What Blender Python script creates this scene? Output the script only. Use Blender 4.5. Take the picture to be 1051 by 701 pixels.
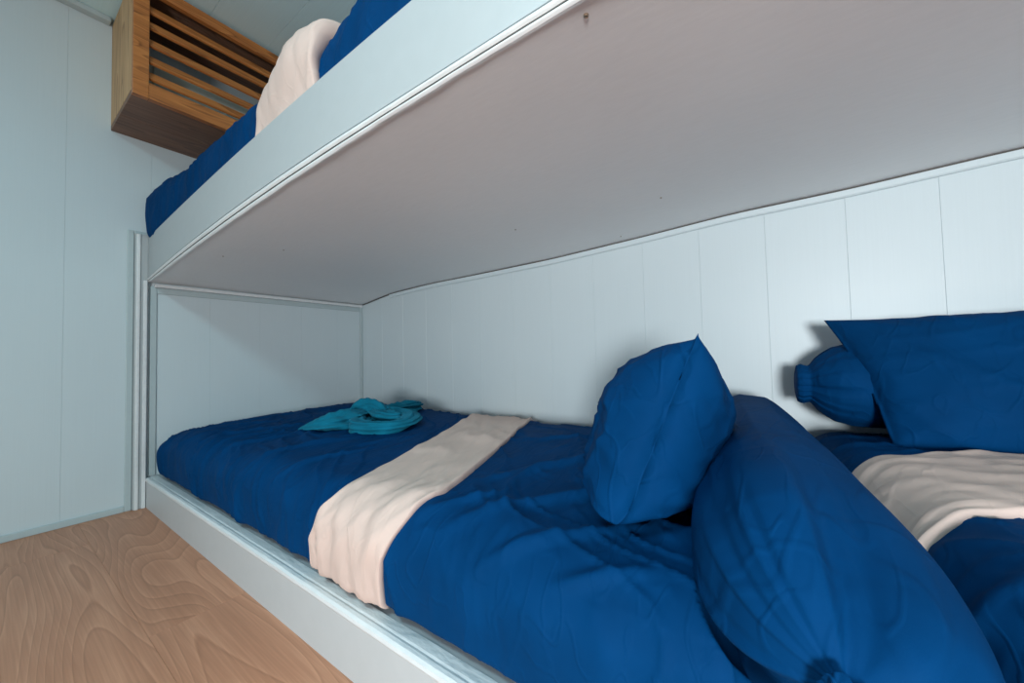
import bpy, bmesh, math, random
from mathutils import Vector, Matrix, noise
from mathutils.bvhtree import BVHTree

for o in list(bpy.data.objects):
    bpy.data.objects.remove(o)
scene = bpy.context.scene
COL = scene.collection
random.seed(7)

# ------------------------------------------------------------------ camera
def make_camera():
    cam = bpy.data.cameras.new('camera')
    ob = bpy.data.objects.new('camera', cam)
    COL.objects.link(ob)
    yaw, pit, rol, fpx = 0.6069, 0.0344, -0.0239, 380.0
    f = Vector((-math.sin(yaw)*math.cos(pit), math.cos(yaw)*math.cos(pit), math.sin(pit)))
    r = Vector((math.cos(yaw), math.sin(yaw), 0))
    u = r.cross(f)
    r2 = r*math.cos(rol) + u*math.sin(rol)
    u2 = -r*math.sin(rol) + u*math.cos(rol)
    m = Matrix((r2, u2, -f)).transposed().to_4x4()
    m.translation = (2.188, -0.4073, 0.6045)
    ob.matrix_world = m
    cam.sensor_fit = 'HORIZONTAL'
    cam.sensor_width = 36.0
    cam.lens = fpx/1051*36.0
    cam.clip_start = 0.01
    scene.camera = ob
make_camera()

# ------------------------------------------------------------------ world, lights, exposure
world = bpy.data.worlds.new('world'); scene.world = world
world.use_nodes = True
world.node_tree.nodes['Background'].inputs[0].default_value = (0.80, 0.92, 1.0, 1)
world.node_tree.nodes['Background'].inputs[1].default_value = 0.6

def area(name, loc, target, sx, sy, power, col):
    l = bpy.data.lights.new(name, 'AREA')
    l.shape = 'RECTANGLE'; l.size = sx; l.size_y = sy
    l.energy = power; l.color = col
    o = bpy.data.objects.new(name, l); COL.objects.link(o)
    o.location = loc
    o.rotation_euler = (Vector(target)-Vector(loc)).to_track_quat('-Z', 'Y').to_euler()
    return o
# light added as daylight from an assumed, unseen low window opposite the bunks; spread narrowed to keep the left wall darker
assumed_daylight = area('assumed_window_daylight', (2.92, -2.22, 0.60), (2.55, 1.0, 0.63), 0.50, 0.50, 34.0, (0.95, 0.985, 1.0))
assumed_daylight.data.spread = math.radians(140)
# fill light added under the ceiling over the aisle, out of view
area('ceiling_fill_light', (1.95, -1.15, 1.985), (1.95, -1.10, 0.0), 0.9, 0.35, 16.0, (0.58, 0.92, 1.0))

scene.view_settings.view_transform = 'Standard'
scene.view_settings.look = 'None'
scene.view_settings.gamma = 1.0
scene.view_settings.use_curve_mapping = False
scene.view_settings.exposure = 0.46

# ------------------------------------------------------------------ dimensions
W = 1.02          # depth of the bunks
XR = 4.15         # right wall
YF = -2.27        # front wall
HC = 2.02         # ceiling
DECK = 0.124

# ------------------------------------------------------------------ helpers
def finish(name, verts, faces, mat, parent=None, smooth=False, origin=None):
    me = bpy.data.meshes.new(name)
    if origin is not None:
        o3 = Vector(origin)
        verts = [Vector(v)-o3 for v in verts]
    me.from_pydata([tuple(v) for v in verts], [], faces)
    me.update()
    if smooth:
        me.polygons.foreach_set('use_smooth', [True]*len(me.polygons))
    ob = bpy.data.objects.new(name, me)
    COL.objects.link(ob)
    if origin is not None:
        ob.location = origin
    if mat: me.materials.append(mat)
    if parent:
        ob.parent = parent
        ob.matrix_parent_inverse = Matrix.Translation(-Vector(parent.location))
    return ob

def tag(o, label=None, cat=None, group=None, kind=None):
    if label: o['label'] = label
    if cat: o['category'] = cat
    if group: o['group'] = group
    if kind: o['kind'] = kind
    return o

def empty(name, loc):
    o = bpy.data.objects.new(name, None); COL.objects.link(o)
    o.location = loc; o.empty_display_size = 0.05
    return o

def box_data(x0, x1, y0, y1, z0, z1, bev=0.0, seg=2):
    bm = bmesh.new()
    bmesh.ops.create_cube(bm, size=1.0)
    for v in bm.verts:
        v.co = Vector(((x0+x1)/2 + v.co.x*(x1-x0), (y0+y1)/2 + v.co.y*(y1-y0), (z0+z1)/2 + v.co.z*(z1-z0)))
    if bev > 0:
        bmesh.ops.bevel(bm, geom=list(bm.edges), offset=bev, segments=seg, affect='EDGES', profile=0.6)
    bm.verts.ensure_lookup_table()
    for i, v in enumerate(bm.verts): v.index = i
    vs = [v.co.copy() for v in bm.verts]
    fs = [[v.index for v in f.verts] for f in bm.faces]
    bm.free()
    return vs, fs

def box(name, x0, x1, y0, y1, z0, z1, mat, parent=None, bev=0.0, seg=2, origin=None):
    vs, fs = box_data(x0, x1, y0, y1, z0, z1, bev, seg)
    return finish(name, vs, fs, mat, parent, False, origin)

def extrude_x(name, prof, xs, zfun, mat, parent=None, smooth=False):
    """closed profile of (y,z) swept along x; zfun(x,y,z) bends it"""
    n = len(prof); vs = []; fs = []
    for x in xs:
        for (y, z) in prof:
            vs.append((x, y, zfun(x, y, z)))
    for i in range(len(xs)-1):
        for j in range(n):
            a = i*n+j; b = i*n+(j+1) % n
            fs.append((a, b, b+n, a+n))
    fs.append(tuple(range(n))[::-1])
    fs.append(tuple((len(xs)-1)*n+j for j in range(n)))
    return finish(name, vs, fs, mat, parent, smooth)

def lerp_table(t, x):
    if x <= t[0][0]: return t[0][1]
    for (a, va), (b, vb) in zip(t, t[1:]):
        if x <= b:
            s = (x-a)/(b-a)
            return va + (vb-va)*s
    return t[-1][1]

def smooth_table(t, x, w=0.12):
    return sum(lerp_table(t, x+d*w) for d in (-1, -.5, 0, .5, 1))/5

def sstep(a, b, x):
    t = max(0.0, min(1.0, (x-a)/(b-a)))
    return t*t*(3-2*t)

def nz(x, y, z=0.0):
    return noise.noise(Vector((x, y, z)))

def ridge(x, y, z, k=3.0):
    return (1.0-min(1.0, abs(nz(x, y, z))*2.2))**k

# ------------------------------------------------------------------ materials
def new_mat(name):
    m = bpy.data.materials.new(name); m.use_nodes = True
    nt = m.node_tree; b = nt.nodes['Principled BSDF']
    return m, nt, b

def N(nt, kind, **kw):
    n = nt.nodes.new(kind)
    for k, v in kw.items():
        if k in ('inputs',):
            for kk, vv in v.items(): n.inputs[kk].default_value = vv
        else:
            setattr(n, k, v)
    return n

def ramp(nt, stops):
    r = nt.nodes.new('ShaderNodeValToRGB')
    el = r.color_ramp.elements
    while len(el) < len(stops): el.new(0.5)
    for e, (p, c) in zip(el, stops):
        e.position = p; e.color = (*c, 1)
    return r

def coords(nt, scale=(1, 1, 1), rot=(0, 0, 0), rand=False):
    tc = N(nt, 'ShaderNodeTexCoord')
    geo = N(nt, 'ShaderNodeNewGeometry')
    mp = N(nt, 'ShaderNodeMapping')
    mp.inputs['Scale'].default_value = scale
    mp.inputs['Rotation'].default_value = rot
    nt.links.new(geo.outputs['Position'], mp.inputs['Vector'])
    if rand:
        oi = N(nt, 'ShaderNodeObjectInfo')
        ml = N(nt, 'ShaderNodeVectorMath', operation='SCALE')
        ml.inputs[0].default_value = (7.3, 5.1, 9.7)
        nt.links.new(oi.outputs['Random'], ml.inputs['Scale'])
        nt.links.new(ml.outputs[0], mp.inputs['Location'])
    return mp.outputs['Vector']

def painted(name, col, rough=0.4, streak=(60, 60, 3), bump=0.02, mottle=0.05, spec=0.5, blot=None):
    m, nt, b = new_mat(name)
    v = coords(nt, streak)
    n1 = N(nt, 'ShaderNodeTexNoise', inputs={'Scale': 1.0, 'Detail': 4.0})
    nt.links.new(v, n1.inputs['Vector'])
    v2 = coords(nt, (2.2, 2.2, 2.2))
    n2 = N(nt, 'ShaderNodeTexNoise', inputs={'Scale': 1.0, 'Detail': 3.0})
    nt.links.new(v2, n2.inputs['Vector'])
    mx = N(nt, 'ShaderNodeMath', operation='ADD')
    nt.links.new(n1.outputs['Fac'], mx.inputs[0]); nt.links.new(n2.outputs['Fac'], mx.inputs[1])
    hf = N(nt, 'ShaderNodeMath', operation='MULTIPLY', inputs={1: 0.5}); nt.links.new(mx.outputs[0], hf.inputs[0])
    lo = tuple(c*(1-mottle) for c in col); hi = tuple(min(1, c*(1+mottle)) for c in col)
    r = ramp(nt, [(0.3, lo), (0.7, hi)])
    nt.links.new(hf.outputs[0], r.inputs['Fac'])
    nt.links.new(r.outputs['Color'], b.inputs['Base Color'])
    b.inputs['Roughness'].default_value = rough
    b.inputs['Specular IOR Level'].default_value = spec
    bp = N(nt, 'ShaderNodeBump', inputs={'Strength': bump*10, 'Distance': 0.002})
    nt.links.new(n1.outputs['Fac'], bp.inputs['Height'])
    nt.links.new(bp.outputs['Normal'], b.inputs['Normal'])
    return m

def cloth(name, col, sheen=0.25, rough=0.75, var=0.12, weave=900, relief=0.006,
          creases=(((2.5, 9, 4), (0, 0, .5), .05, .22, 0), ((10, 2.5, 6), (0, 0, .35), .03, .34, .06), ((22, 6, 14), (0, 0, -.3), .05, .22, -.04))):
    m, nt, b = new_mat(name)
    v = coords(nt, (1, 1, 1))
    n2 = N(nt, 'ShaderNodeTexNoise', inputs={'Scale': 9.0, 'Detail': 4.0})
    nt.links.new(v, n2.inputs['Vector'])
    r = ramp(nt, [(0.3, tuple(c*(1-var) for c in col)), (0.7, tuple(min(1, c*(1+var)) for c in col))])
    nt.links.new(n2.outputs['Fac'], r.inputs['Fac'])
    nt.links.new(r.outputs['Color'], b.inputs['Base Color'])
    b.inputs['Roughness'].default_value = rough
    b.inputs['Sheen Weight'].default_value = sheen
    b.inputs['Sheen Roughness'].default_value = 0.5
    b.inputs['Sheen Tint'].default_value = (*[min(1, c*2+.1) for c in col], 1)
    b.inputs['Specular IOR Level'].default_value = 0.05
    hs = None
    for (sc, rot, sharp, wgt, off) in creases:
        vv = coords(nt, sc, rot)
        nn = N(nt, 'ShaderNodeTexNoise', inputs={'Scale': 1.0, 'Detail': 1.5, 'Roughness': 0.45, 'Distortion': 0.2})
        nt.links.new(vv, nn.inputs['Vector'])
        s1 = N(nt, 'ShaderNodeMath', operation='SUBTRACT', inputs={1: 0.5+off}); nt.links.new(nn.outputs['Fac'], s1.inputs[0])
        ab = N(nt, 'ShaderNodeMath', operation='ABSOLUTE'); nt.links.new(s1.outputs[0], ab.inputs[0])
        mr = N(nt, 'ShaderNodeMapRange', interpolation_type='SMOOTHERSTEP', inputs={1: 0.0, 2: sharp, 3: wgt, 4: 0.0}); nt.links.new(ab.outputs[0], mr.inputs[0])
        if hs is None: hs = mr.outputs[0]
        else:
            ad = N(nt, 'ShaderNodeMath', operation='ADD'); nt.links.new(hs, ad.inputs[0]); nt.links.new(mr.outputs[0], ad.inputs[1]); hs = ad.outputs[0]
    n4 = N(nt, 'ShaderNodeTexNoise', inputs={'Scale': float(weave), 'Detail': 1.0})
    nt.links.new(v, n4.inputs['Vector'])
    ad = N(nt, 'ShaderNodeMath', operation='MULTIPLY_ADD', inputs={1: 0.05})
    nt.links.new(n4.outputs['Fac'], ad.inputs[0]); nt.links.new(hs, ad.inputs[2])
    bp = N(nt, 'ShaderNodeBump', inputs={'Strength': 0.45, 'Distance': relief})
    nt.links.new(ad.outputs[0], bp.inputs['Height'])
    nt.links.new(bp.outputs['Normal'], b.inputs['Normal'])
    return m

def wood(name, c_dark, c_mid, c_light, scale, rings=14.0, rough=0.45, rand=True, rot=(0, 0, 0), contrast=0.72, fine=(6, 260, 260)):
    m, nt, b = new_mat(name)
    v = coords(nt, scale, rot, rand)
    n1 = N(nt, 'ShaderNodeTexNoise', inputs={'Scale': 1.0, 'Detail': 1.5, 'Roughness': 0.4, 'Distortion': 0.25})
    nt.links.new(v, n1.inputs['Vector'])
    ml = N(nt, 'ShaderNodeMath', operation='MULTIPLY', inputs={1: rings}); nt.links.new(n1.outputs['Fac'], ml.inputs[0])
    fr = N(nt, 'ShaderNodeMath', operation='FRACT'); nt.links.new(ml.outputs[0], fr.inputs[0])
    r1 = ramp(nt, [(0.0, (.05,)*3), (0.12, (.42,)*3), (0.75, (.60,)*3), (0.92, (.80,)*3), (1.0, (.05,)*3)])
    nt.links.new(fr.outputs[0], r1.inputs['Fac'])
    vf = coords(nt, fine, rot, rand)
    n2 = N(nt, 'ShaderNodeTexNoise', inputs={'Scale': 1.0, 'Detail': 3.0})
    nt.links.new(vf, n2.inputs['Vector'])
    mxf = N(nt, 'ShaderNodeMix', data_type='FLOAT', inputs={0: 0.5})
    nt.links.new(r1.outputs['Color'], mxf.inputs[2]); nt.links.new(n2.outputs['Fac'], mxf.inputs[3])
    vb = coords(nt, tuple(c*2.6 for c in scale), rot, rand)
    n5 = N(nt, 'ShaderNodeTexNoise', inputs={'Scale': 1.0, 'Detail': 2.0, 'Distortion': 0.4})
    nt.links.new(vb, n5.inputs['Vector'])
    mx2 = N(nt, 'ShaderNodeMix', data_type='FLOAT', inputs={0: 0.34})
    nt.links.new(mxf.outputs[0], mx2.inputs[2]); nt.links.new(n5.outputs['Fac'], mx2.inputs[3])
    r = ramp(nt, [(0.5-.35*contrast if contrast < 1.4 else 0.0, c_dark), (0.5, c_mid), (0.5+.35*contrast if contrast < 1.4 else 1.0, c_light)])
    nt.links.new(mx2.outputs[0], r.inputs['Fac'])
    nt.links.new(r.outputs['Color'], b.inputs['Base Color'])
    b.inputs['Roughness'].default_value = rough
    bp = N(nt, 'ShaderNodeBump', inputs={'Strength': 0.15, 'Distance': 0.001})
    nt.links.new(mxf.outputs[0], bp.inputs['Height'])
    nt.links.new(bp.outputs['Normal'], b.inputs['Normal'])
    return m

M = {}
M['pvc'] = painted('pale_pvc_panel', (0.57, 0.665, 0.70), 0.42, (260, 260, 4), 0.007, 0.02)
M['pvc_trim'] = painted('pale_blue_pvc_trim', (0.44, 0.53, 0.55), 0.4, (40, 40, 40), 0.01, 0.04)
M['ceiling'] = painted('ceiling_pvc', (0.60, 0.82, 0.86), 0.45, (4, 220, 220), 0.01, 0.03)
M['joint'] = painted('pale_joint', (0.34, 0.37, 0.38), 0.8)
M['subfloor'] = painted('dark_subfloor', (0.06, 0.04, 0.03), 0.8)
M['white'] = painted('white_gloss_paint', (0.41, 0.445, 0.46), 0.42, (30, 30, 30), 0.02, 0.03)
M['white_lifted'] = painted('white_gloss_paint_lifted', (0.50, 0.525, 0.54), 0.42, (30, 30, 30), 0.02, 0.03)  # same white paint, lightened to make up for weaker light on the platform
M['bead'] = painted('white_bead_paint', (0.70, 0.735, 0.75), 0.36, (22, 60, 60), 0.12, 0.08)
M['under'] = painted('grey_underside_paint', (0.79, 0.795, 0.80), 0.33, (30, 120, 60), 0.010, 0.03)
M['dark_line'] = painted('dark_matte', (0.09, 0.085, 0.08), 0.8)  # thin dark lines between the beads and along the back wall edge
M['plaster'] = painted('cabin_wall_paint', (0.60, 0.65, 0.67), 0.5)
M['blue'] = cloth('deep_blue_cotton', (0.0, 0.0385, 0.132), 0.0)
M['beige'] = cloth('cream_cotton', (0.64, 0.49, 0.435), 0.05, 0.85, 0.03, 900, 0.003)
M['teal'] = cloth('teal_terry', (0.006, 0.15, 0.24), 0.2, 0.95, 0.18, 1400)
M['floor_wood'] = wood('floor_plank_wood', (0.38, 0.165, 0.090), (0.53, 0.240, 0.138), (0.72, 0.36, 0.220), (0.75, 4.3, 4.3), 30.0, 0.45)
M['teak'] = wood('warm_teak', (0.16, 0.053, 0.012), (0.42, 0.150, 0.036), (0.62, 0.26, 0.070), (16, 2.0, 16), 7.0, 0.42, fine=(200, 6, 200))
M['teak_pale'] = wood('worn_pale_teak', (0.20, 0.10, 0.045), (0.50, 0.31, 0.15), (0.70, 0.47, 0.25), (14, 14, 1.6), 7.0, 0.6, fine=(200, 200, 7))
M['teak_dark'] = wood('dark_teak', (0.07, 0.036, 0.022), (0.18, 0.095, 0.058), (0.29, 0.16, 0.10), (16, 2.0, 16), 6.0, 0.55, fine=(200, 6, 200))
M['ac'] = painted('aged_white_plastic', (0.50, 0.53, 0.47), 0.4)
M['ac_dark'] = painted('dark_plastic', (0.015, 0.015, 0.015), 0.6)
M['metal'] = painted('steel', (0.35, 0.30, 0.24), 0.35)
M['metal'].node_tree.nodes['Principled BSDF'].inputs['Metallic'].default_value = 0.8

def glassy():
    m, nt, b = new_mat('assumed_window_glass')  # glass of the assumed window
    b.inputs['Base Color'].default_value = (0.95, 0.98, 1, 1)
    b.inputs['Roughness'].default_value = 0.02
    b.inputs['Transmission Weight'].default_value = 1.0
    b.inputs['IOR'].default_value = 1.05
    return m
M['glass'] = glassy()

# ------------------------------------------------------------------ room shell
T = 0.008
def panel_wall(name, seams, axis, plane, sgn, z0, z1, backing):
    """wall of tongue and groove panels, each a child of its wall"""
    g = 0.0001
    for a, b in zip(seams, seams[1:]):
        if axis == 'x':     # wall runs along x at y = plane, faces -y
            vs, fs = box_data(a+g, b-g, plane, plane+T, z0, z1, 0.0006, 1)
        else:               # wall runs along y at x = plane, faces +x
            vs, fs = box_data(plane-T, plane, a+g, b-g, z0, z1, 0.0006, 1)
        finish('panel', vs, fs, M['pvc'], backing)

floor = box('floor', -0.06, XR+0.06, YF-0.06, W+0.06, -0.05, -0.006, M['subfloor'], origin=(0, 0, -0.05)); tag(floor, kind='structure')
rows = [(0.02, -0.185), (-0.185, -0.375), (-0.375, -0.565), (-0.565, -0.755), (-0.755, -0.945), (-0.945, -1.135), (-1.135, -1.325)]
while rows[-1][1] > YF: rows.append((rows[-1][1], max(YF, rows[-1][1]-.19)))
joints = [1.04, 0.28, 0.82, 0.15, 1.2, 0.5, 0.95, 0.3, .7, 1.1, .2, .6, .9, .4, 1.15, .33, .77, .5]
for (ya, yb), j in zip(rows, joints):
    xs = [0.0, j]
    while xs[-1] < XR: xs.append(min(XR, xs[-1]+1.22))
    for a, b in zip(xs, xs[1:]):
        if b-a < 0.02: continue
        box('plank', a+0.00015, b-0.00015, yb+0.00015, ya-0.00015, -0.006, 0.0, M['floor_wood'], floor, 0.0004, 1)

wall_left = box('wall_left', -0.06, -T-0.0005, YF-0.06, W+0.06, -0.05, HC+0.05, M['joint'], origin=(-0.03, -0.2, -0.05)); tag(wall_left, kind='structure')
panel_wall('wall_left', [YF, -2.13, -1.92, -1.71, -1.50, -1.29, -1.08, -0.87, -0.655, -0.44, -0.228, 0.012, 0.22, 0.431, 0.642, 0.853, W], 'y', 0.0, 1, 0.0, HC, wall_left)
wall_back = box('wall_back', 0.0, XR+0.06, W+T+0.0005, W+0.06, -0.05, HC+0.05, M['joint'], origin=(2.0, W+0.03, -0.05)); tag(wall_back, kind='structure')
panel_wall('wall_back', [0.0, 0.216, 0.415, 0.614, 0.813, 1.012, 1.211, 1.41, 1.609, 1.808, 2.0, 2.19, 2.384, 2.569, 2.77, 2.97, 3.17, 3.37, 3.57, 3.77, 3.97, XR], 'x', W, -1, 0.0, HC, wall_back)
wall_right = box('wall_right', XR, XR+0.06, YF-0.06, W+0.01, -0.05, HC+0.05, M['plaster'], origin=(XR+0.03, -0.2, -0.05)); tag(wall_right, kind='structure')

# front wall, out of view, with an assumed window opening
wx0, wx1, wz0, wz1 = 2.62, 3.22, 0.30, 0.90
vsF, fsF = [], []
for (a, b, c, d) in [(-0.06, wx0, -0.05, HC+0.05), (wx1, XR+0.06, -0.05, HC+0.05), (wx0, wx1, -0.05, wz0), (wx0, wx1, wz1, HC+0.05)]:
    v, f = box_data(a, b, YF-0.06, YF, c, d); k = len(vsF)
    vsF += v; fsF += [[i+k for i in q] for q in f]
wall_front = finish('wall_front', vsF, fsF, M['plaster'], origin=(2.0, YF-0.03, -0.05)); tag(wall_front, kind='structure')
win = empty('assumed_window_1', (2.92, YF-0.03, wz0)); tag(win, kind='structure')  # window out of view, assumed from the direction of the light
for (a, b, c, d) in [(wx0, wx0+.04, wz0, wz1), (wx1-.04, wx1, wz0, wz1), (wx0+.04, wx1-.04, wz0, wz0+.04), (wx0+.04, wx1-.04, wz1-.04, wz1)]:
    box('assumed_window_frame', a, b, YF-0.05, YF-0.01, c, d, M['white'], win, 0.003)
box('assumed_window_pane', wx0+.04, wx1-.04, YF-0.034, YF-0.028, wz0+.04, wz1-.04, M['glass'], win)

ceiling = box('ceiling', -0.06, XR+0.06, YF-0.06, W+0.06, HC+T, HC+0.06, M['joint'], origin=(2, -.2, HC+0.06)); tag(ceiling, kind='structure')
cs = [YF, -2.1, -1.9, -1.7, -1.5, -1.30, -1.09, -0.89, -0.69, -0.49, -0.29, -0.09, 0.112, 0.318, 0.52, 0.72, 0.92, W]
for a, b in zip(cs, cs[1:]):
    box('panel', 0.0, XR, a+0.0004, b-0.0004, HC, HC+T-0.0005, M['ceiling'], ceiling, 0.0006, 1)

# trims
def trim(name, x0, x1, y0, y1, z0, z1, mat=None, bev=0.003):
    o = box(name, x0, x1, y0, y1, z0, z1, mat or M['pvc_trim'], None, bev, 2, origin=((x0+x1)/2, (y0+y1)/2, z0))
    tag(o, kind='structure'); return o
trim('baseboard_left', 0.0, 0.008, YF, -0.062, 0.0, 0.024)
trim('trim_1', 0.0, 0.007, -0.062, -0.041, 0.0, 1.165)                 # strip up the wall beside the bunk post
trim('trim_2', 0.0, 0.007, -0.041, 0.12, 1.150, 1.165)                 # its short return above the post
trim('trim_3', 0.0, 0.035, YF, -0.118, HC-0.022, HC, None, 0.006)      # cove between wall and ceiling
trim('trim_4', 0.0, 0.006, 0.010, 0.032, DECK, 0.935)                  # edge strip of the recess
trim('trim_5', 0.0, 0.006, 0.032, W-0.014, 0.905, 0.931)               # strip under the cleat
trim('trim_6', 0.0, 0.014, W-0.014, W, DECK, 0.945, None, 0.004)       # corner strip

# ------------------------------------------------------------------ upper bunk
U_BACK = [(-.2, .947), (0, .947), (.3, .991), (.67, 1.008), (1.01, 1.011), (1.42, 1.018), (1.81, 1.037), (2.1, 1.055), (2.4, 1.059), (2.7, 1.072), (4.2, 1.078)]
def z_under(x, y):
    t = max(0, min(1, y/W))
    return (f_lip(x)+.001)*(1-t) + (smooth_table(U_BACK, x, .06))*t
def sagx(x, top, drop, reach, k):
    return top - drop*max(0.0, 1-max(x, 0)/reach)**k
def f_groove(x): return sagx(x, 1.053, .086, 1.5, 1.8)
def f_top(x): return sagx(x, 1.207, .063, 1.6, 1.6)
def f_lip(x): return sagx(x, 1.035, .085, 1.8, 1.7)

ub = empty('upper_bunk', (2.0, 0.5, 1.0))
tag(ub, 'white painted upper bunk deck with grey underside spanning above the lower beds', 'bunk bed')
XS = [.002+(XR-.004)*i/90 for i in range(91)]
def board_z(x, y, z):       # z in 0..1 between groove and top edge
    lo = f_groove(x); hi = f_top(x)
    return lo + (hi-lo)*z
extrude_x('front_board', [(0, 0), (0, .985), (.004, 1), (.022, 1), (.026, .985), (.026, 0)], XS, board_z, M['white'], ub)
# two painted beads along the lower edge
def bead_z(k0, k1):
    def f(x, y, z):
        lo = f_lip(x)-.002; hi = f_groove(x)-.0015
        w = 0.0012*nz(x*9, k0*10) + 0.0008*nz(x*23, k0*7)
        return lo+(hi-lo)*(k0+(k1-k0)*z) + w*(1-z)
    return f
def arc(r, n=8, d=.004):
    return [(-r*math.sin(math.pi*i/n), i/n) for i in range(n+1)] + [(d, 1), (d, 0)]
extrude_x('edge_bead', [(y+.002, z) for y, z in arc(.005)], [.002+(XR-.004)*i/240 for i in range(241)], bead_z(.45, 1.0), M['bead'], ub)
extrude_x('edge_bead', [(y+.004, z) for y, z in arc(.004)], [.002+(XR-.004)*i/240 for i in range(241)], bead_z(0.0, .42), M['bead'], ub)
extrude_x('edge_line', [(.001, 0), (.001, 1), (.006, 1), (.006, 0)], XS, bead_z(.40, .47), M['dark_line'], ub)
# underside sheet (closed slab)
nx, ny = 110, 30
vs, fs = [], []
def uz(x, y):
    return z_under(x, y) + .0016*nz(x*2.4, y*2.4, 3) + .0007*nz(x*7, y*7, 8)
for lay in (0, 1):
    for i in range(nx+1):
        for j in range(ny+1):
            x = .001+(XR-.002)*(i/nx)**1.15; y = .0045 + (W-.0065)*j/ny
            vs.append((x, y, uz(x, y) + lay*.012))
n1 = (nx+1)*(ny+1)
ix = lambda i, j, l=0: l*n1+i*(ny+1)+j
for i in range(nx):
    for j in range(ny):
        fs.append((ix(i, j), ix(i, j+1), ix(i+1, j+1), ix(i+1, j)))
        fs.append((ix(i, j, 1), ix(i+1, j, 1), ix(i+1, j+1, 1), ix(i, j+1, 1)))
finish('underside_sheet', vs, fs, M['under'], ub, True)
box('deck', 0.002, XR-.002, 0.028, W-.002, 1.085, 1.112, M['white'], ub)
# cleat on the end wall
box('cleat', 0.0, 0.020, 0.022, W-0.004, 0.931, 0.9455, M['bead'], ub, 0.003)
# moulding along the back wall just below the sheet
extrude_x('back_moulding', [(W-.006, -.022), (W-.009, -.018), (W-.009, -.002), (W-.0005, -.002), (W-.0005, -.022)], [.3+(XR-.3)*i/80 for i in range(81)],
          lambda x, y, z: z_under(x, W)+z-.003, M['pvc'], ub)
extrude_x('edge_line', [(W-.005, -.004), (W-.008, .004), (W-.0005, .004), (W-.0005, -.004)], [.02+(XR-.02)*i/80 for i in range(81)],
          lambda x, y, z: z_under(x, W)+z-.001+.001*nz(x*11, 2), M['dark_line'], ub)
# post with beaded profile at the end wall
box('corner_post', 0.0, 0.020, -0.040, 0.0005, 0.0, 1.152, M['white'], ub, 0.003)
box('post_bead', 0.019, 0.026, -0.036, -0.024, 0.0, 1.150, M['bead'], ub, 0.003)
box('post_bead', 0.019, 0.024, -0.014, -0.002, 0.0, 0.955, M['bead'], ub, 0.002)
# screws in the underside
def screw(x, y, r=.004):
    vs, fs = [], []
    z = uz(x, y)
    for (rr, dz) in ((r, 0.001), (r, -.0015), (r*.7, -.0025), (r*.3, -.0015)):
        for k in range(12):
            a = 2*math.pi*k/12; vs.append((x+rr*math.cos(a), y+rr*math.sin(a), z+dz))
    for l in range(3):
        for k in range(12):
            fs.append((l*12+k, (l+1)*12+k, (l+1)*12+(k+1) % 12, l*12+(k+1) % 12))
    fs.append([36+k for k in range(12)][::-1])
    finish('screw', vs, fs, M['metal'], ub)
screw(2.012, 0.030, .0035)
for x, y in ((1.5, .62), (1.95, .70), (0.75, .22), (1.75, .95), (.55, .1)):
    screw(x, y, .0022)

# ------------------------------------------------------------------ lower bunk platform
lb = empty('lower_bunk_platform', (2.0, 0.5, 0.0))
tag(lb, 'low white painted bunk platform resting on the wooden floor under the blue mattresses', 'bunk bed')
lipn = lambda x, y, z: z + (.0010*nz(x*12, y*30) if z > .1 else 0)
extrude_x('front_board', [(0, 0.0), (0, .108), (.024, .108), (.024, 0.0)], [.021+(XR-.021)*i/4 for i in range(5)], lambda x, y, z: z, M['white_lifted'], lb)
prof = [(-.0005, .107), (-.0030, .112), (-.0025, .119), (.002, .1225), (.008, .1235), (.012, .1228), (.016, .1240), (.034, .1240), (.034, .107)]
extrude_x('edge_bead', prof, [.021+(XR-.021)*i/300 for i in range(301)], lipn, M['bead'], lb, False)
box('deck', .001, XR-.001, .0345, W-.001, .10, .1235, M['white'], lb)
for x in (.01, 1.4, 2.8, XR-.05):
    box('bearer', x, x+.03, .03, W-.01, 0, .0995, M['white'], lb)

# ------------------------------------------------------------------ soft furnishings: shared builders
def lattice_box(x0, x1, y0, y1, z0, z1, nx, ny, nz_, R, rt, rb):
    idx = {}; vs = []; fs = []
    def vid(i, j, k):
        key = (i, j, k)
        if key in idx: return idx[key]
        x = x0+(x1-x0)*i/nx; y = y0+(y1-y0)*j/ny; z = z0+(z1-z0)*k/nz_
        q = Vector((min(max(x, x0+R), x1-R), min(max(y, y0+R), y1-R), min(max(z, z0+rb), z1-rt)))
        d = Vector((x, y, z))-q
        rz = rt if d.z > 0 else rb
        e = Vector((d.x/R, d.y/R, d.z/rz))
        l = e.length
        if l > 1e-6:
            mxn = max(abs(e.x), abs(e.y), abs(e.z))
            e = e/l*mxn
            p = q+Vector((e.x*R, e.y*R, e.z*rz))
        else: p = q
        idx[key] = len(vs); vs.append(p); return idx[key]
    def quad(a, b, c, d): fs.append((vid(*a), vid(*b), vid(*c), vid(*d)))
    for i in range(nx):
        for j in range(ny):
            quad((i, j, nz_), (i+1, j, nz_), (i+1, j+1, nz_), (i, j+1, nz_))
            quad((i, j, 0), (i, j+1, 0), (i+1, j+1, 0), (i+1, j, 0))
    for i in range(nx):
        for k in range(nz_):
            quad((i, 0, k), (i+1, 0, k), (i+1, 0, k+1), (i, 0, k+1))
            quad((i, ny, k), (i, ny, k+1), (i+1, ny, k+1), (i+1, ny, k))
    for j in range(ny):
        for k in range(nz_):
            quad((0, j, k), (0, j, k+1), (0, j+1, k+1), (0, j+1, k))
            quad((nx, j, k), (nx, j+1, k), (nx, j+1, k+1), (nx, j, k+1))
    return vs, fs

def normals_of(vs, fs):
    me = bpy.data.meshes.new('tmp'); me.from_pydata([tuple(v) for v in vs], [], fs); me.update()
    ns = [v.normal.copy() for v in me.vertices]
    bpy.data.meshes.remove(me)
    return ns

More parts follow.
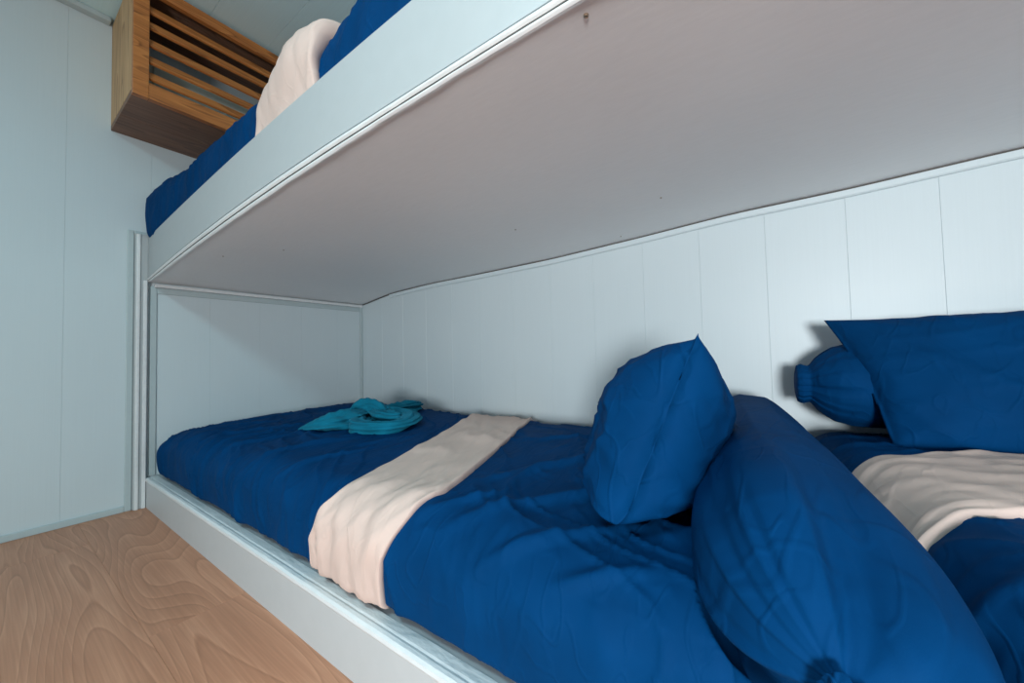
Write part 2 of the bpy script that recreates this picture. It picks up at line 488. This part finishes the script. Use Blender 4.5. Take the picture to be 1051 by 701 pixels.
def displace(vs, fs, fn):
    ns = normals_of(vs, fs)
    return [v+n*fn(v, n) for v, n in zip(vs, ns)]

def seg_crease(px, py, a, b, w):
    ax, ay = a; bx, by = b
    dx, dy = bx-ax, by-ay; L2 = dx*dx+dy*dy
    t = max(0, min(1, ((px-ax)*dx+(py-ay)*dy)/L2))
    qx, qy = ax+dx*t-px, ay+dy*t-py
    d = math.hypot(qx, qy)
    if d > 4*w: return 0.0
    # signed side gives an asymmetric fold
    s = (dx*(py-ay)-dy*(px-ax))/math.sqrt(L2)
    env = math.sin(math.pi*min(1, max(0, .08+.84*t)))
    return env*math.exp(-(d/w)**2)

BOL_A, BOL_B, BOL_R = Vector((2.115, 0.955, 0.362)), Vector((2.224, -0.040, 0.352)), 0.112
def bolster_dent(p):
    d = BOL_B-BOL_A; t = (p.y-BOL_A.y)/d.y
    if t < -.06 or t > 1.06: return None
    cx = BOL_A.x+d.x*t; cz = BOL_A.z+d.z*t
    h = abs(p.x-cx); r = BOL_R*.99
    if t > .86: r *= max(.25, 1-((t-.86)/.2)**2)
    if h < r: return cz-math.sqrt(r*r-h*h)-.003
    return None

def make_mattress(name, dims, n, R, rt, rb, crown, creases, seed, stretch, label, group, dent=False, wamp=1.0, shape=None):
    x0, x1, y0, y1, z0, z1 = dims
    vs, fs = lattice_box(*dims, *n, R, rt, rb)
    for v in vs:
        u = (v.x-x0)/(x1-x0); w = (v.y-y0)/(y1-y0); h = sstep(.25, 1, (v.z-z0)/(z1-z0))
        v.z += h*crown*(1-(2*u-1)**4)*(1-(2*w-1)**2)
        # bulging sides
        k = math.sin(math.pi*max(0, min(1, (v.z-z0)/(z1-z0))))
        v.y += (-.010*k if w < .1 else 0)
        if shape: shape(v, u, w, h)
    cs_, sn_ = math.cos(stretch), math.sin(stretch)
    def fn(p, n_):
        hgt = max(0, min(1, (p.z-z0)/(z1-z0)))
        if hgt < .04: return 0.0
        a = p.x*cs_+p.y*sn_; b = -p.x*sn_+p.y*cs_
        # side faces: use height as the second coordinate so that folds run up and over
        b2 = b + (p.z-z1)*1.0
        wob = .12*nz(p.x*2.3+seed, p.y*2.3, p.z*2.3)
        d = .0035*nz(p.x*4+seed, p.y*4, p.z*4)
        wob2 = .05*nz(p.x*6+seed, p.y*6, p.z*6)
        fan = a+wob+wob2
        msk = .35+.65*sstep(-.25, .35, nz(p.x*2.7+seed*3, p.y*2.7, 5.0))
        d += wamp*.0070*msk*ridge(fan*7+seed, b2*1.6, seed, 5)
        d += wamp*.0042*ridge((fan+b*.25)*15+seed, b2*2.6, seed+4, 6)
        d += wamp*.0022*msk*ridge((fan-b*.3)*31+seed, b2*4.5, seed+9, 5)
        if hgt < .85: d += wamp*.0040*nz((p.x+p.y)*24+seed, p.z*5, seed)*math.sin(math.pi*hgt)
        for (ca, cb, cw, ch) in creases:
            d += 1.4*ch*seg_crease(p.x+wob*.05, p.y-(z1-p.z)*.6, ca, cb, cw)
        return d*sstep(.0, .2, hgt)
    vs = displace(vs, fs, fn)
    if dent:
        for v in vs:
            q = bolster_dent(v)
            if q is not None and v.z > q: v.z = max(q, z0+.02)
    for v in vs:
        v.z = max(v.z, z0)
    o = finish(name, vs, fs, M['blue'], None, True, ((x0+x1)/2, (y0+y1)/2, z0))
    tag(o, label, 'mattress', group)
    return o, BVHTree.FromPolygons([tuple(v) for v in vs], fs)

def make_runner(name, bvh, y0, zc, path, h, label, group, back, zb, puff=None, seed=0.0, nt=34, edge=.07, fold=1.3, axis='y', shin=.13):
    """cloth band lying over a mattress. path: table of (s, x_left, x_right), s in 0..1 from the hem on the
    front side, over the shoulder and along the top to the back."""
    C = (y0+shin, zc)
    a0 = math.atan2(zb-C[1], y0-C[0]) % (2*math.pi)
    a1 = math.pi/2
    nf, nb = 46, 70
    rowsP = []
    for i in range(nf+nb+1):
        if i <= nf:
            a = a0+(a1-a0)*i/nf
            d = Vector((0, math.cos(a), math.sin(a)))
            o = (C[0], C[1]); arcpos = i/nf*.42
        else:
            d = Vector((0, 0, 1)); yy = C[0]+(back-C[0])*(i-nf)/nb
            o = (yy, C[1]); arcpos = .42+.58*(i-nf)/nb
        rowsP.append((arcpos, o, d))
    vs = []
    for (s, o, d) in rowsP:
        xl = smooth_table([(r[0], r[1]) for r in path], s, .03); xr = smooth_table([(r[0], r[2]) for r in path], s, .03)
        xl += .004*nz(s*9+seed, 1.7); xr += .004*nz(s*9+seed, 8.1)
        for j in range(nt+1):
            t = j/nt
            tt = .5-.5*math.cos(math.pi*t)*.999
            x = xl+(xr-xl)*tt
            org = Vector((x, o[0], o[1]))
            if axis == 'x': org = Vector((o[0], x, o[1])); dd = Vector((d.y, 0, d.z))
            else: dd = d
            hit = bvh.ray_cast(org+dd*0.9, -dd, 1.2)
            p = hit[0] if hit[0] else org+dd*.1
            nn = dd if hit[1] is None else (hit[1]+dd).normalized()
            e = min(t, 1-t)/edge
            prof = 1.0 if e >= 1 else math.sqrt(max(0, 1-(1-e)**2))
            off = -.004 + (h+.004)*prof
            if puff: off += puff(s, t)*prof
            off += prof*fold*(.0030*ridge(tt*5+1.5*nz(s*3+seed, 0, 0), s*2.2+seed, seed, 2.2)+.0016*nz(tt*9, s*13, seed)+.0012*nz(tt*24+s*6, s*5, seed+3))
            e2 = min(1.0, s/.02); off *= (.35+.65*e2)
            vs.append(p+nn*off)
    fs = []
    m = nt+1
    for i in range(len(rowsP)-1):
        for j in range(nt):
            fs.append((i*m+j, i*m+j+1, (i+1)*m+j+1, (i+1)*m+j))
    # light smoothing along the band
    for it in range(2):
        nv = [v.copy() for v in vs]
        for i in range(1, len(rowsP)-1):
            for j in range(m):
                nv[i*m+j] = vs[i*m+j]*.5+(vs[(i-1)*m+j]+vs[(i+1)*m+j])*.25
        vs = nv
    if axis == 'x': fs = [f[::-1] for f in fs]
    c = sum(vs, Vector())/len(vs)
    ob = finish(name, vs, fs, M['beige'], None, True, (c.x, c.y, min(v.z for v in vs)))
    sol = ob.modifiers.new('cloth', 'SOLIDIFY'); sol.thickness = 0.003; sol.offset = -1
    tag(ob, label, 'bed runner', group)
    return ob

def make_pillow(name, L, H, T_, frame, label, group, seed, sag=None, corner=.06, nu=72, nv=56, seam=.0, wr=1.0, p=2.3, ears=None, rest=None):
    """frame: (centre, dir_u, dir_v, normal)"""
    c, du, dv, dn = frame
    du = Vector(du).normalized(); dn = Vector(dn); dn = (dn-du*dn.dot(du)).normalized(); dv = dn.cross(du) if dn.cross(du).dot(Vector(dv)) > 0 else -dn.cross(du)
    c = Vector(c)
    vs = []; fs = []; loc = []
    def base(u, v, side):
        X = L/2*u*(1-corner*(1-v*v)*u*u); Y = H/2*v*(1-corner*1.2*(1-u*u)*v*v)
        fu = min(1, abs(u)/(1-.018)); fv = min(1, abs(v)/(1-.024))
        t = ((1-fu**p)*(1-fv**p))
        t = max(0, t)**.55
        Z = side*(T_/2*t+.0012)
        # pucker lines running in from the corners and seams
        au, av = abs(u), abs(v)
        ed = max(au, av)
        ang = math.atan2(v*H, u*L)
        pk = sstep(.45, .95, ed)*(1-sstep(.97, 1, ed))
        Z += side*wr*pk*.0045*nz(ang*9+seed, side*3, ed*1.5)
        Z += side*wr*t*(.006*nz(u*1.8+seed, v*1.8, side*2.0)+.006*ridge((u+v*.6)*2.4+seed, (v-u*.5)*1.1, side+seed, 2.5)+.003*ridge((u*.5-v)*4.5+seed, (u+v)*1.2, side*5+seed, 3))
        if sag: X, Y, Z = sag(X, Y, Z, u, v)
        if ears: X, Y, Z = ears(X, Y, Z, u, v)
        q = c+du*X+dv*Y+dn*Z
        if rest is not None and q.z < rest+.05:      # squashed where it stands on the mattress
            q.z = rest+.05*math.exp((q.z-rest-.05)/.05)
        return q
    idx = {}
    def vid(i, j, s):
        edge = i in (0, nu) or j in (0, nv)
        k = (i, j, 0 if edge else s)
        if k not in idx:
            u = -math.cos(math.pi*i/nu)*.5 + (2*i/nu-1)*.5
            v = -math.cos(math.pi*j/nv)*.5 + (2*j/nv-1)*.5
            idx[k] = len(vs); vs.append(base(u, v, 0 if edge else s))
        return idx[k]
    for i in range(nu):
        for j in range(nv):
            fs.append((vid(i, j, 1), vid(i+1, j, 1), vid(i+1, j+1, 1), vid(i, j+1, 1)))
            fs.append((vid(i, j, -1), vid(i, j+1, -1), vid(i+1, j+1, -1), vid(i+1, j, -1)))
    if du.cross(dv).dot(dn) < 0: fs = [f[::-1] for f in fs]
    zmin = min(v.z for v in vs)
    ob = finish(name, vs, fs, M['blue'], None, True, (c.x, c.y, zmin))
    tag(ob, label, 'pillow', group)
    return ob

def make_bolster(name, A, B, R, prof0, prof1, label, group, seed, folds=13, famp=.05, flen=.25, nt=150, na=144, flat=None, bend=None, back_amp=1.0):
    """A, B: ends of the axis; prof0/prof1: lists of (distance inward from the end, radius factor)"""
    A = Vector(A); B = Vector(B); ax = (B-A); L = ax.length; ax.normalize()
    up = Vector((0, 0, 1)); sd = ax.cross(up).normalized(); up = sd.cross(ax)
    vs = []; fs = []
    ts = []
    for i in range(nt+1):
        s = i/nt; ts.append(L*(.5-.5*math.cos(math.pi*s))*.7+L*s*.3)
    lo = min(p[0] for p in prof0); hi = min(p[0] for p in prof1)
    ts = [lo + (L-lo-hi)*(t/L) for t in ts]
    for t in ts:
        f0 = lerp_table(prof0, t); f1 = lerp_table(prof1, L-t)
        f = min(f0, f1)
        e = min(t, L-t)
        near = 0 if t < L/2 else 1
        for k in range(na):
            a = 2*math.pi*k/na
            g = (1-sstep(0, flen, e))**1.7*(1.0 if near else back_amp)
            # valleys only, deepening towards the gathered end
            q1 = nz(math.cos(a)*folds+seed, math.sin(a)*folds, e*.5+near*7)
            q2 = nz(math.cos(a)*folds*2.2+seed, math.sin(a)*folds*2.2, e*.8+near*7)
            fo = -sstep(-.05, .55, q1)*1.3-.55*sstep(0, .6, q2)*(1-sstep(0, flen*.6, e))
            amp = famp*g
            r = R*f*(1+amp*fo)
            r += R*f*.025*nz(t*3+seed, math.cos(a)*1.3, math.sin(a)*1.3)
            r += R*f*.03*(1-g)*ridge(math.cos(a)*2.2+seed, math.sin(a)*2.2, t*1.1, 3)
            p = A+ax*t+sd*(r*math.cos(a))+up*(r*math.sin(a))
            if bend: p = bend(p, t, L, a, f)
            vs.append(p)
    for i in range(nt):
        for k in range(na):
            a0 = i*na+k; b0 = i*na+(k+1) % na
            fs.append((a0, b0, b0+na, a0+na))
    for end, base in ((0, 0), (1, nt*na)):
        c = sum((vs[base+k] for k in range(na)), Vector())/na
        vs.append(c); ci = len(vs)-1
        for k in range(na):
            q = (base+k, base+(k+1) % na, ci)
            fs.append(q[::-1] if end == 0 else q)
    zmin = min(v.z for v in vs); c = (A+B)/2
    ob = finish(name, vs, fs, M['blue'], None, True, (c.x, c.y, zmin))
    tag(ob, label, 'bolster', group)
    return ob

# ------------------------------------------------------------------ mattresses
def shape1(v, u, w, h):
    # foot end is a little lower towards the aisle corner, far end slightly higher at the wall
    v.z += h*(.014*(1-sstep(0, .5, u))*w - .020*(1-sstep(0, .35, w))*(1-sstep(0, .12, u)))
    v.z += -h*.012*sstep(.82, 1, w)*sstep(.2, .6, u)
CR1 = [((.10, .10), (.30, .55), .014, .006), ((.22, .06), (.42, .40), .012, .006), ((.45, .02), (.62, .42), .013, .007),
       ((.70, .02), (.78, .35), .011, .007), ((.93, .02), (1.02, .40), .012, .007), ((1.10, .0), (1.2, .30), .012, .006),
       ((1.72, .05), (1.98, .42), .016, .010), ((1.80, .0), (2.02, .22), .013, .008), ((1.66, .22), (1.86, .62), .016, .009),
       ((1.55, .55), (1.80, .85), .014, .007), ((.15, .75), (.6, .95), .014, .005), ((.35, .2), (.95, .30), .010, .004),
       ((1.65, .06), (1.75, .20), .010, .007), ((1.93, .02), (2.05, .10), .012, .007)]
mat1, bvh1 = make_mattress('mattress', (.030, 2.17, .030, W-.018, DECK, .318), (400, 190, 34), .075, .075, .03, .016, CR1, 1.7, .45,
    'deep blue sheeted mattress on the lower platform with the teal towel on it', 'blue mattresses', True, 1.5, shape1)

def shape2(v, u, w, h):
    v.x += .150*(1-w)*(1-sstep(0, .16, u))
CR2 = [((2.30, .10), (2.42, .22), .014, .008), ((2.38, .05), (2.47, .20), .013, .008), ((2.34, .16), (2.40, .05), .012, .007), ((2.45, .08), (2.60, .22), .014, .008),
       ((2.30, .75), (2.50, .72), .012, .006), ((2.28, .85), (2.45, .80), .012, .006), ((2.30, .66), (2.5, .68), .012, .005)]
mat2, bvh2 = make_mattress('mattress', (2.235, XR-.03, .100, W-.025, DECK, .372), (300, 150, 36), .09, .095, .03, .014, CR2, 9.3, 1.1,
    'thick deep blue sheeted mattress at the right carrying the wide pillow', 'blue mattresses', True, 1.1, shape2)

CR3 = [((.3, .02), (.4, .3), .014, .006), ((.8, .02), (.9, .3), .014, .006), ((1.5, .0), (1.62, .25), .014, .009), ((1.42, .0), (1.5, .2), .012, .008), ((1.7, .0), (1.8, .25), .014, .008)]
def shape3(v, u, w, h):
    v.y -= .040*(1-sstep(.0, .18, u))*(1-sstep(0, .3, w))
    v.z += h*(-.02*(1-sstep(0, .10, u)) + .03*sstep(1.38, 1.62, v.x) - .02*sstep(.9, 1.35, v.x)*(1-sstep(1.38, 1.5, v.x)))
mat3, bvh3 = make_mattress('mattress', (.006, 2.05, .036, W-.02, 1.112, 1.378), (260, 100, 34), .045, .09, .05, .012, CR3, 4.1, .3,
    'blue sheeted mattress on the upper bunk above the white front board', 'blue mattresses', False, 1.0, shape3)

# ------------------------------------------------------------------ runners
make_runner('bed_runner', bvh1, .020, .215, [(0, 1.335, 1.590), (.12, 1.352, 1.597), (.25, 1.40, 1.628), (.36, 1.41, 1.650), (.42, 1.395, 1.640), (.55, 1.335, 1.585), (.75, 1.20, 1.475), (1, 1.02, 1.33)],
    .010, 'cream cotton runner draped across the lower blue mattress beside the teal towel', 'cream bed runners', W-.035, DECK+.004, None, .3)
make_runner('bed_runner', bvh3, .030, 1.215, [(0, 1.055, 1.375), (.2, 1.08, 1.380), (.42, 1.10, 1.385), (1, 1.05, 1.35)],
    .014, 'cream runner folded over the upper bunk mattress near the slatted wooden cover', 'cream bed runners', W-.06, 1.12,
    lambda s, t: .060*sstep(.10, .4, s)*math.exp(-((t-.65)/.36)**2), 3.3)
make_runner('bed_runner', bvh2, 2.330, .25, [(0, .30, .56), (.15, .32, .58), (.30, .355, .64), (.42, .385, .70), (.55, .39, .74), (1, .40, .80)],
    .012, 'cream runner on the right mattress in front of the wide pillow', 'cream bed runners', XR-.5, DECK+.06, None, 6.1, axis='x', shin=.19)

# ------------------------------------------------------------------ bolsters
def bend1(p, t, L, a, f):
    # underside pressed flat, aisle end swelling downwards
    e = sstep(L-.22, L, t)
    p = p.copy(); p.z -= .010*e*f
    k = max(0, -math.cos(a))*e*f            # loose side of the cover towards the right mattress
    p.y -= .060*k; p.x += .022*k; p.z -= .012*k
    return p
cap = lambda d, n=10: [(d*(1-math.cos(math.pi/2*i/n)), math.sin(math.pi/2*i/n)) for i in range(n+1)]
near_prof = [(-.012, .20), (-.005, .12), (0, .10)] + [(.25*(i/24)**1.6, max(.10, (1-(1-(i/24)**1.6)**3.0)**.5)) for i in range(1, 25)] + [(.5, 1.0)]
back_prof = [(0, .10), (.008, .3), (.02, .55), (.04, .78), (.07, .93), (.11, 1.0), (.5, 1.0)]
make_bolster('bolster', BOL_A, BOL_B, BOL_R, back_prof, near_prof,
    'long blue bolster lying between the two lower mattresses, gathered end towards the aisle', 'blue bolsters', 5.9, 1.7, .24, .47, bend=bend1, back_amp=.10)
ruf = [(-.030, .30), (-.026, .47), (-.016, .52), (-.006, .48), (0, .47), (.005, .53), (.014, .66), (.030, .80), (.050, .93), (.08, 1.0), (.5, 1.0)]
make_bolster('bolster', (2.272, .880, .505), (3.15, .912, .500), .104, ruf, ruf,
    'blue bolster against the back wall, ruffled end showing behind the wide pillow', 'blue bolsters', 5.5, 4.2, .12, .14)

# ------------------------------------------------------------------ pillows
def sagA(X, Y, Z, u, v):
    return X, Y, Z
make_pillow('pillow', .50, .36, .205, ((1.985, .385, .432), (-.24, .95, -.12), (.34, .18, .92), (-.90, -.18, .36)),
    'plump blue pillow standing on edge against the long bolster', 'blue pillows', 3.1, lambda X, Y, Z, u, v: (X*(1-.09*max(0, -v)**4*u*u), Y*(1-.14*max(0, -v)**3*u**6), Z), .06, p=2.9, rest=.335, wr=2.0)
make_pillow('pillow', .66, .34, .16, ((2.665, .800, .520), (1, .02, .0), (.0, .42, .9), (0, -.9, .42)),
    'wide blue pillow leaning on the bolster by the back wall', 'blue pillows', 8.4, lambda X, Y, Z, u, v: (X-.045*v*(1-u)/2+.020*(1-u)/2, Y, Z), .05, p=3.0, wr=1.5)

# ------------------------------------------------------------------ towel tied in a bow
def tube(pts, radii, flat, seed, na=44, sub=12):
    """pts world points, radii, flat = height factor; returns verts, faces of a closed lumpy cloth roll"""
    P = [Vector(p) for p in pts]
    cv = []
    for i in range(len(P)-1):
        p0 = P[max(0, i-1)]; p1 = P[i]; p2 = P[i+1]; p3 = P[min(len(P)-1, i+2)]
        for s in range(sub):
            t = s/sub
            q = .5*((2*p1)+(p2-p0)*t+(2*p0-5*p1+4*p2-p3)*t*t+(3*p1-p0-3*p2+p3)*t**3)
            r = radii[i]+(radii[i+1]-radii[i])*t
            cv.append((q, r))
    cv.append((P[-1], radii[-1]))
    vs, fs = [], []
    for i, (q, r) in enumerate(cv):
        d = (cv[min(i+1, len(cv)-1)][0]-cv[max(i-1, 0)][0]).normalized()
        sd = d.cross(Vector((0, 0, 1)));
        if sd.length < .05: sd = Vector((1, 0, 0))
        sd.normalize(); up = sd.cross(d)
        for k in range(na):
            a = 2*math.pi*k/na
            w = 1+.20*math.sin(3*a+i*.10+seed)+.17*math.sin(7*a+seed*2+i*.07)+.10*math.sin(13*a+seed*5-i*.05)+.25*nz(i*.25+seed, math.cos(a), math.sin(a))
            vs.append(q+sd*(r*w*math.cos(a))+up*(r*flat*w*math.sin(a)))
    n = len(cv)
    for i in range(n-1):
        for k in range(na):
            a = i*na+k; b = i*na+(k+1) % na
            fs.append((a, b, b+na, a+na))
    fs.append(tuple(range(na))[::-1]); fs.append(tuple((n-1)*na+k for k in range(na)))
    return vs, fs
ZT = .335
tw = empty('towel', (.80, .55, ZT)); tag(tw, 'teal towel tied in a loose knot lying on the lower blue mattress', 'towel')
def tpart(name, pts, rad, flat, seed):
    v, f = tube(pts, rad, flat, seed)
    finish(name, v, f, M['teal'], tw, True)
tpart('tail', [(.72, .285, ZT+.006), (.76, .33, ZT+.014), (.79, .39, ZT+.020), (.79, .46, ZT+.026), (.76, .53, ZT+.034)], [.008, .050, .078, .068, .035], .42, .4)
tpart('tail', [(.78, .60, ZT+.035), (.74, .69, ZT+.028), (.70, .79, ZT+.022), (.67, .87, ZT+.018), (.65, .935, ZT+.018)], [.03, .055, .072, .055, .014], .38, 1.9)
tpart('loop', [(.80, .50, ZT+.02), (.92, .41, ZT+.016), (1.03, .42, ZT+.018), (1.06, .50, ZT+.022), (.98, .60, ZT+.026), (.86, .61, ZT+.030), (.79, .57, ZT+.034)], [.03, .042, .038, .032, .034, .034, .028], .55, 3.3)
tpart('loop', [(.82, .55, ZT+.03), (.90, .52, ZT+.030), (.96, .54, ZT+.026), (.93, .60, ZT+.022)], [.03, .034, .034, .02], .75, 5.1)
tpart('knot', [(.70, .51, ZT+.020), (.73, .535, ZT+.048), (.78, .56, ZT+.058), (.83, .575, ZT+.036), (.86, .58, ZT+.012)], [.022, .036, .036, .036, .022], .8, 7.7)

# ------------------------------------------------------------------ wooden slatted cover of the air conditioner
ax1, ay0, ay1, az0, az1 = .38, -.112, .80, 1.562, 2.005
acx = empty('slatted_wooden_cover', (.19, .34, az0))
tag(acx, 'warm brown slatted wooden cover boxed around the air conditioner above the upper bunk', 'air conditioner cover')
box('side_panel', .001, ax1-.024, ay0, ay0+.020, az0+.021, az1, M['teak_pale'], acx, .002)
box('side_panel', .001, ax1-.024, ay1-.020, ay1, az0+.021, az1, M['teak_pale'], acx, .002)
box('bottom_board', .001, .172, ay0, ay1, az0, az0+.020, M['teak_dark'], acx, .002)
box('bottom_board', .1735, ax1-.022, ay0, ay1, az0, az0+.020, M['teak_dark'], acx, .002)
box('stile', ax1-.023, ax1, ay0, ay0+.042, az0, az1, M['teak'], acx, .002)
box('stile', ax1-.023, ax1, ay1-.042, ay1, az0, az1, M['teak'], acx, .002)
box('rail', ax1-.023, ax1-.0005, ay0+.0425, ay1-.0425, az0, az0+.058, M['teak'], acx, .002)
box('rail', ax1-.023, ax1-.0005, ay0+.0425, ay1-.0425, az1-.040, az1, M['teak'], acx, .002)
tilt = math.radians(24)
for z in (1.655, 1.716, 1.780, 1.846, 1.906):
    vs, fs = box_data(-.006, .006, ay0+.0425, ay1-.0425, -.017, .017, .002, 1)
    vs2 = [Vector((ax1-.020+v.x*math.cos(tilt)-v.z*math.sin(tilt), v.y, z+v.x*math.sin(tilt)+v.z*math.cos(tilt))) for v in vs]
    finish('slat', vs2, fs, M['teak'], acx)
box('light_blocking_top', .001, ax1-.024, ay0+.021, ay1-.021, az1-.012, az1, M['teak_dark'], acx)  # unseen top, added to keep ceiling light out of the cover

ac = empty('air_conditioner', (.11, .34, 1.60))
tag(ac, 'pale air conditioner unit glimpsed behind the slats of the wooden cover', 'air conditioner')
box('body', .002, .20, ay0+.06, ay1-.06, 1.615, 1.83, M['ac'], ac, .018, 3)
box('air_outlet', .196, .206, ay0+.10, ay1-.10, 1.630, 1.675, M['ac_dark'], ac, .003)
box('intake_panel', .198, .210, ay0+.085, ay1-.085, 1.700, 1.815, M['ac'], ac, .004)

# out-of-view housing added around the ceiling fill light (its light is set at the top)
cl = empty('fill_light_housing', (1.95, -1.15, HC)); tag(cl, 'flat rectangular housing added for the ceiling fill light over the aisle', 'lamp')
for (a, b, c, d) in [(1.48, 2.42, -1.345, -1.328), (1.48, 2.42, -.972, -.955), (1.48, 1.497, -1.327, -.973), (2.403, 2.42, -1.327, -.973)]:
    box('fill_light_frame', a, b, c, d, HC-.03, HC-.0005, M['white'], cl, .003)
box('fill_light_plate', 1.4975, 2.4025, -1.3265, -.9735, HC-.022, HC-.012, M['white'], cl)  # plain white plate added above the fill light, emits nothing
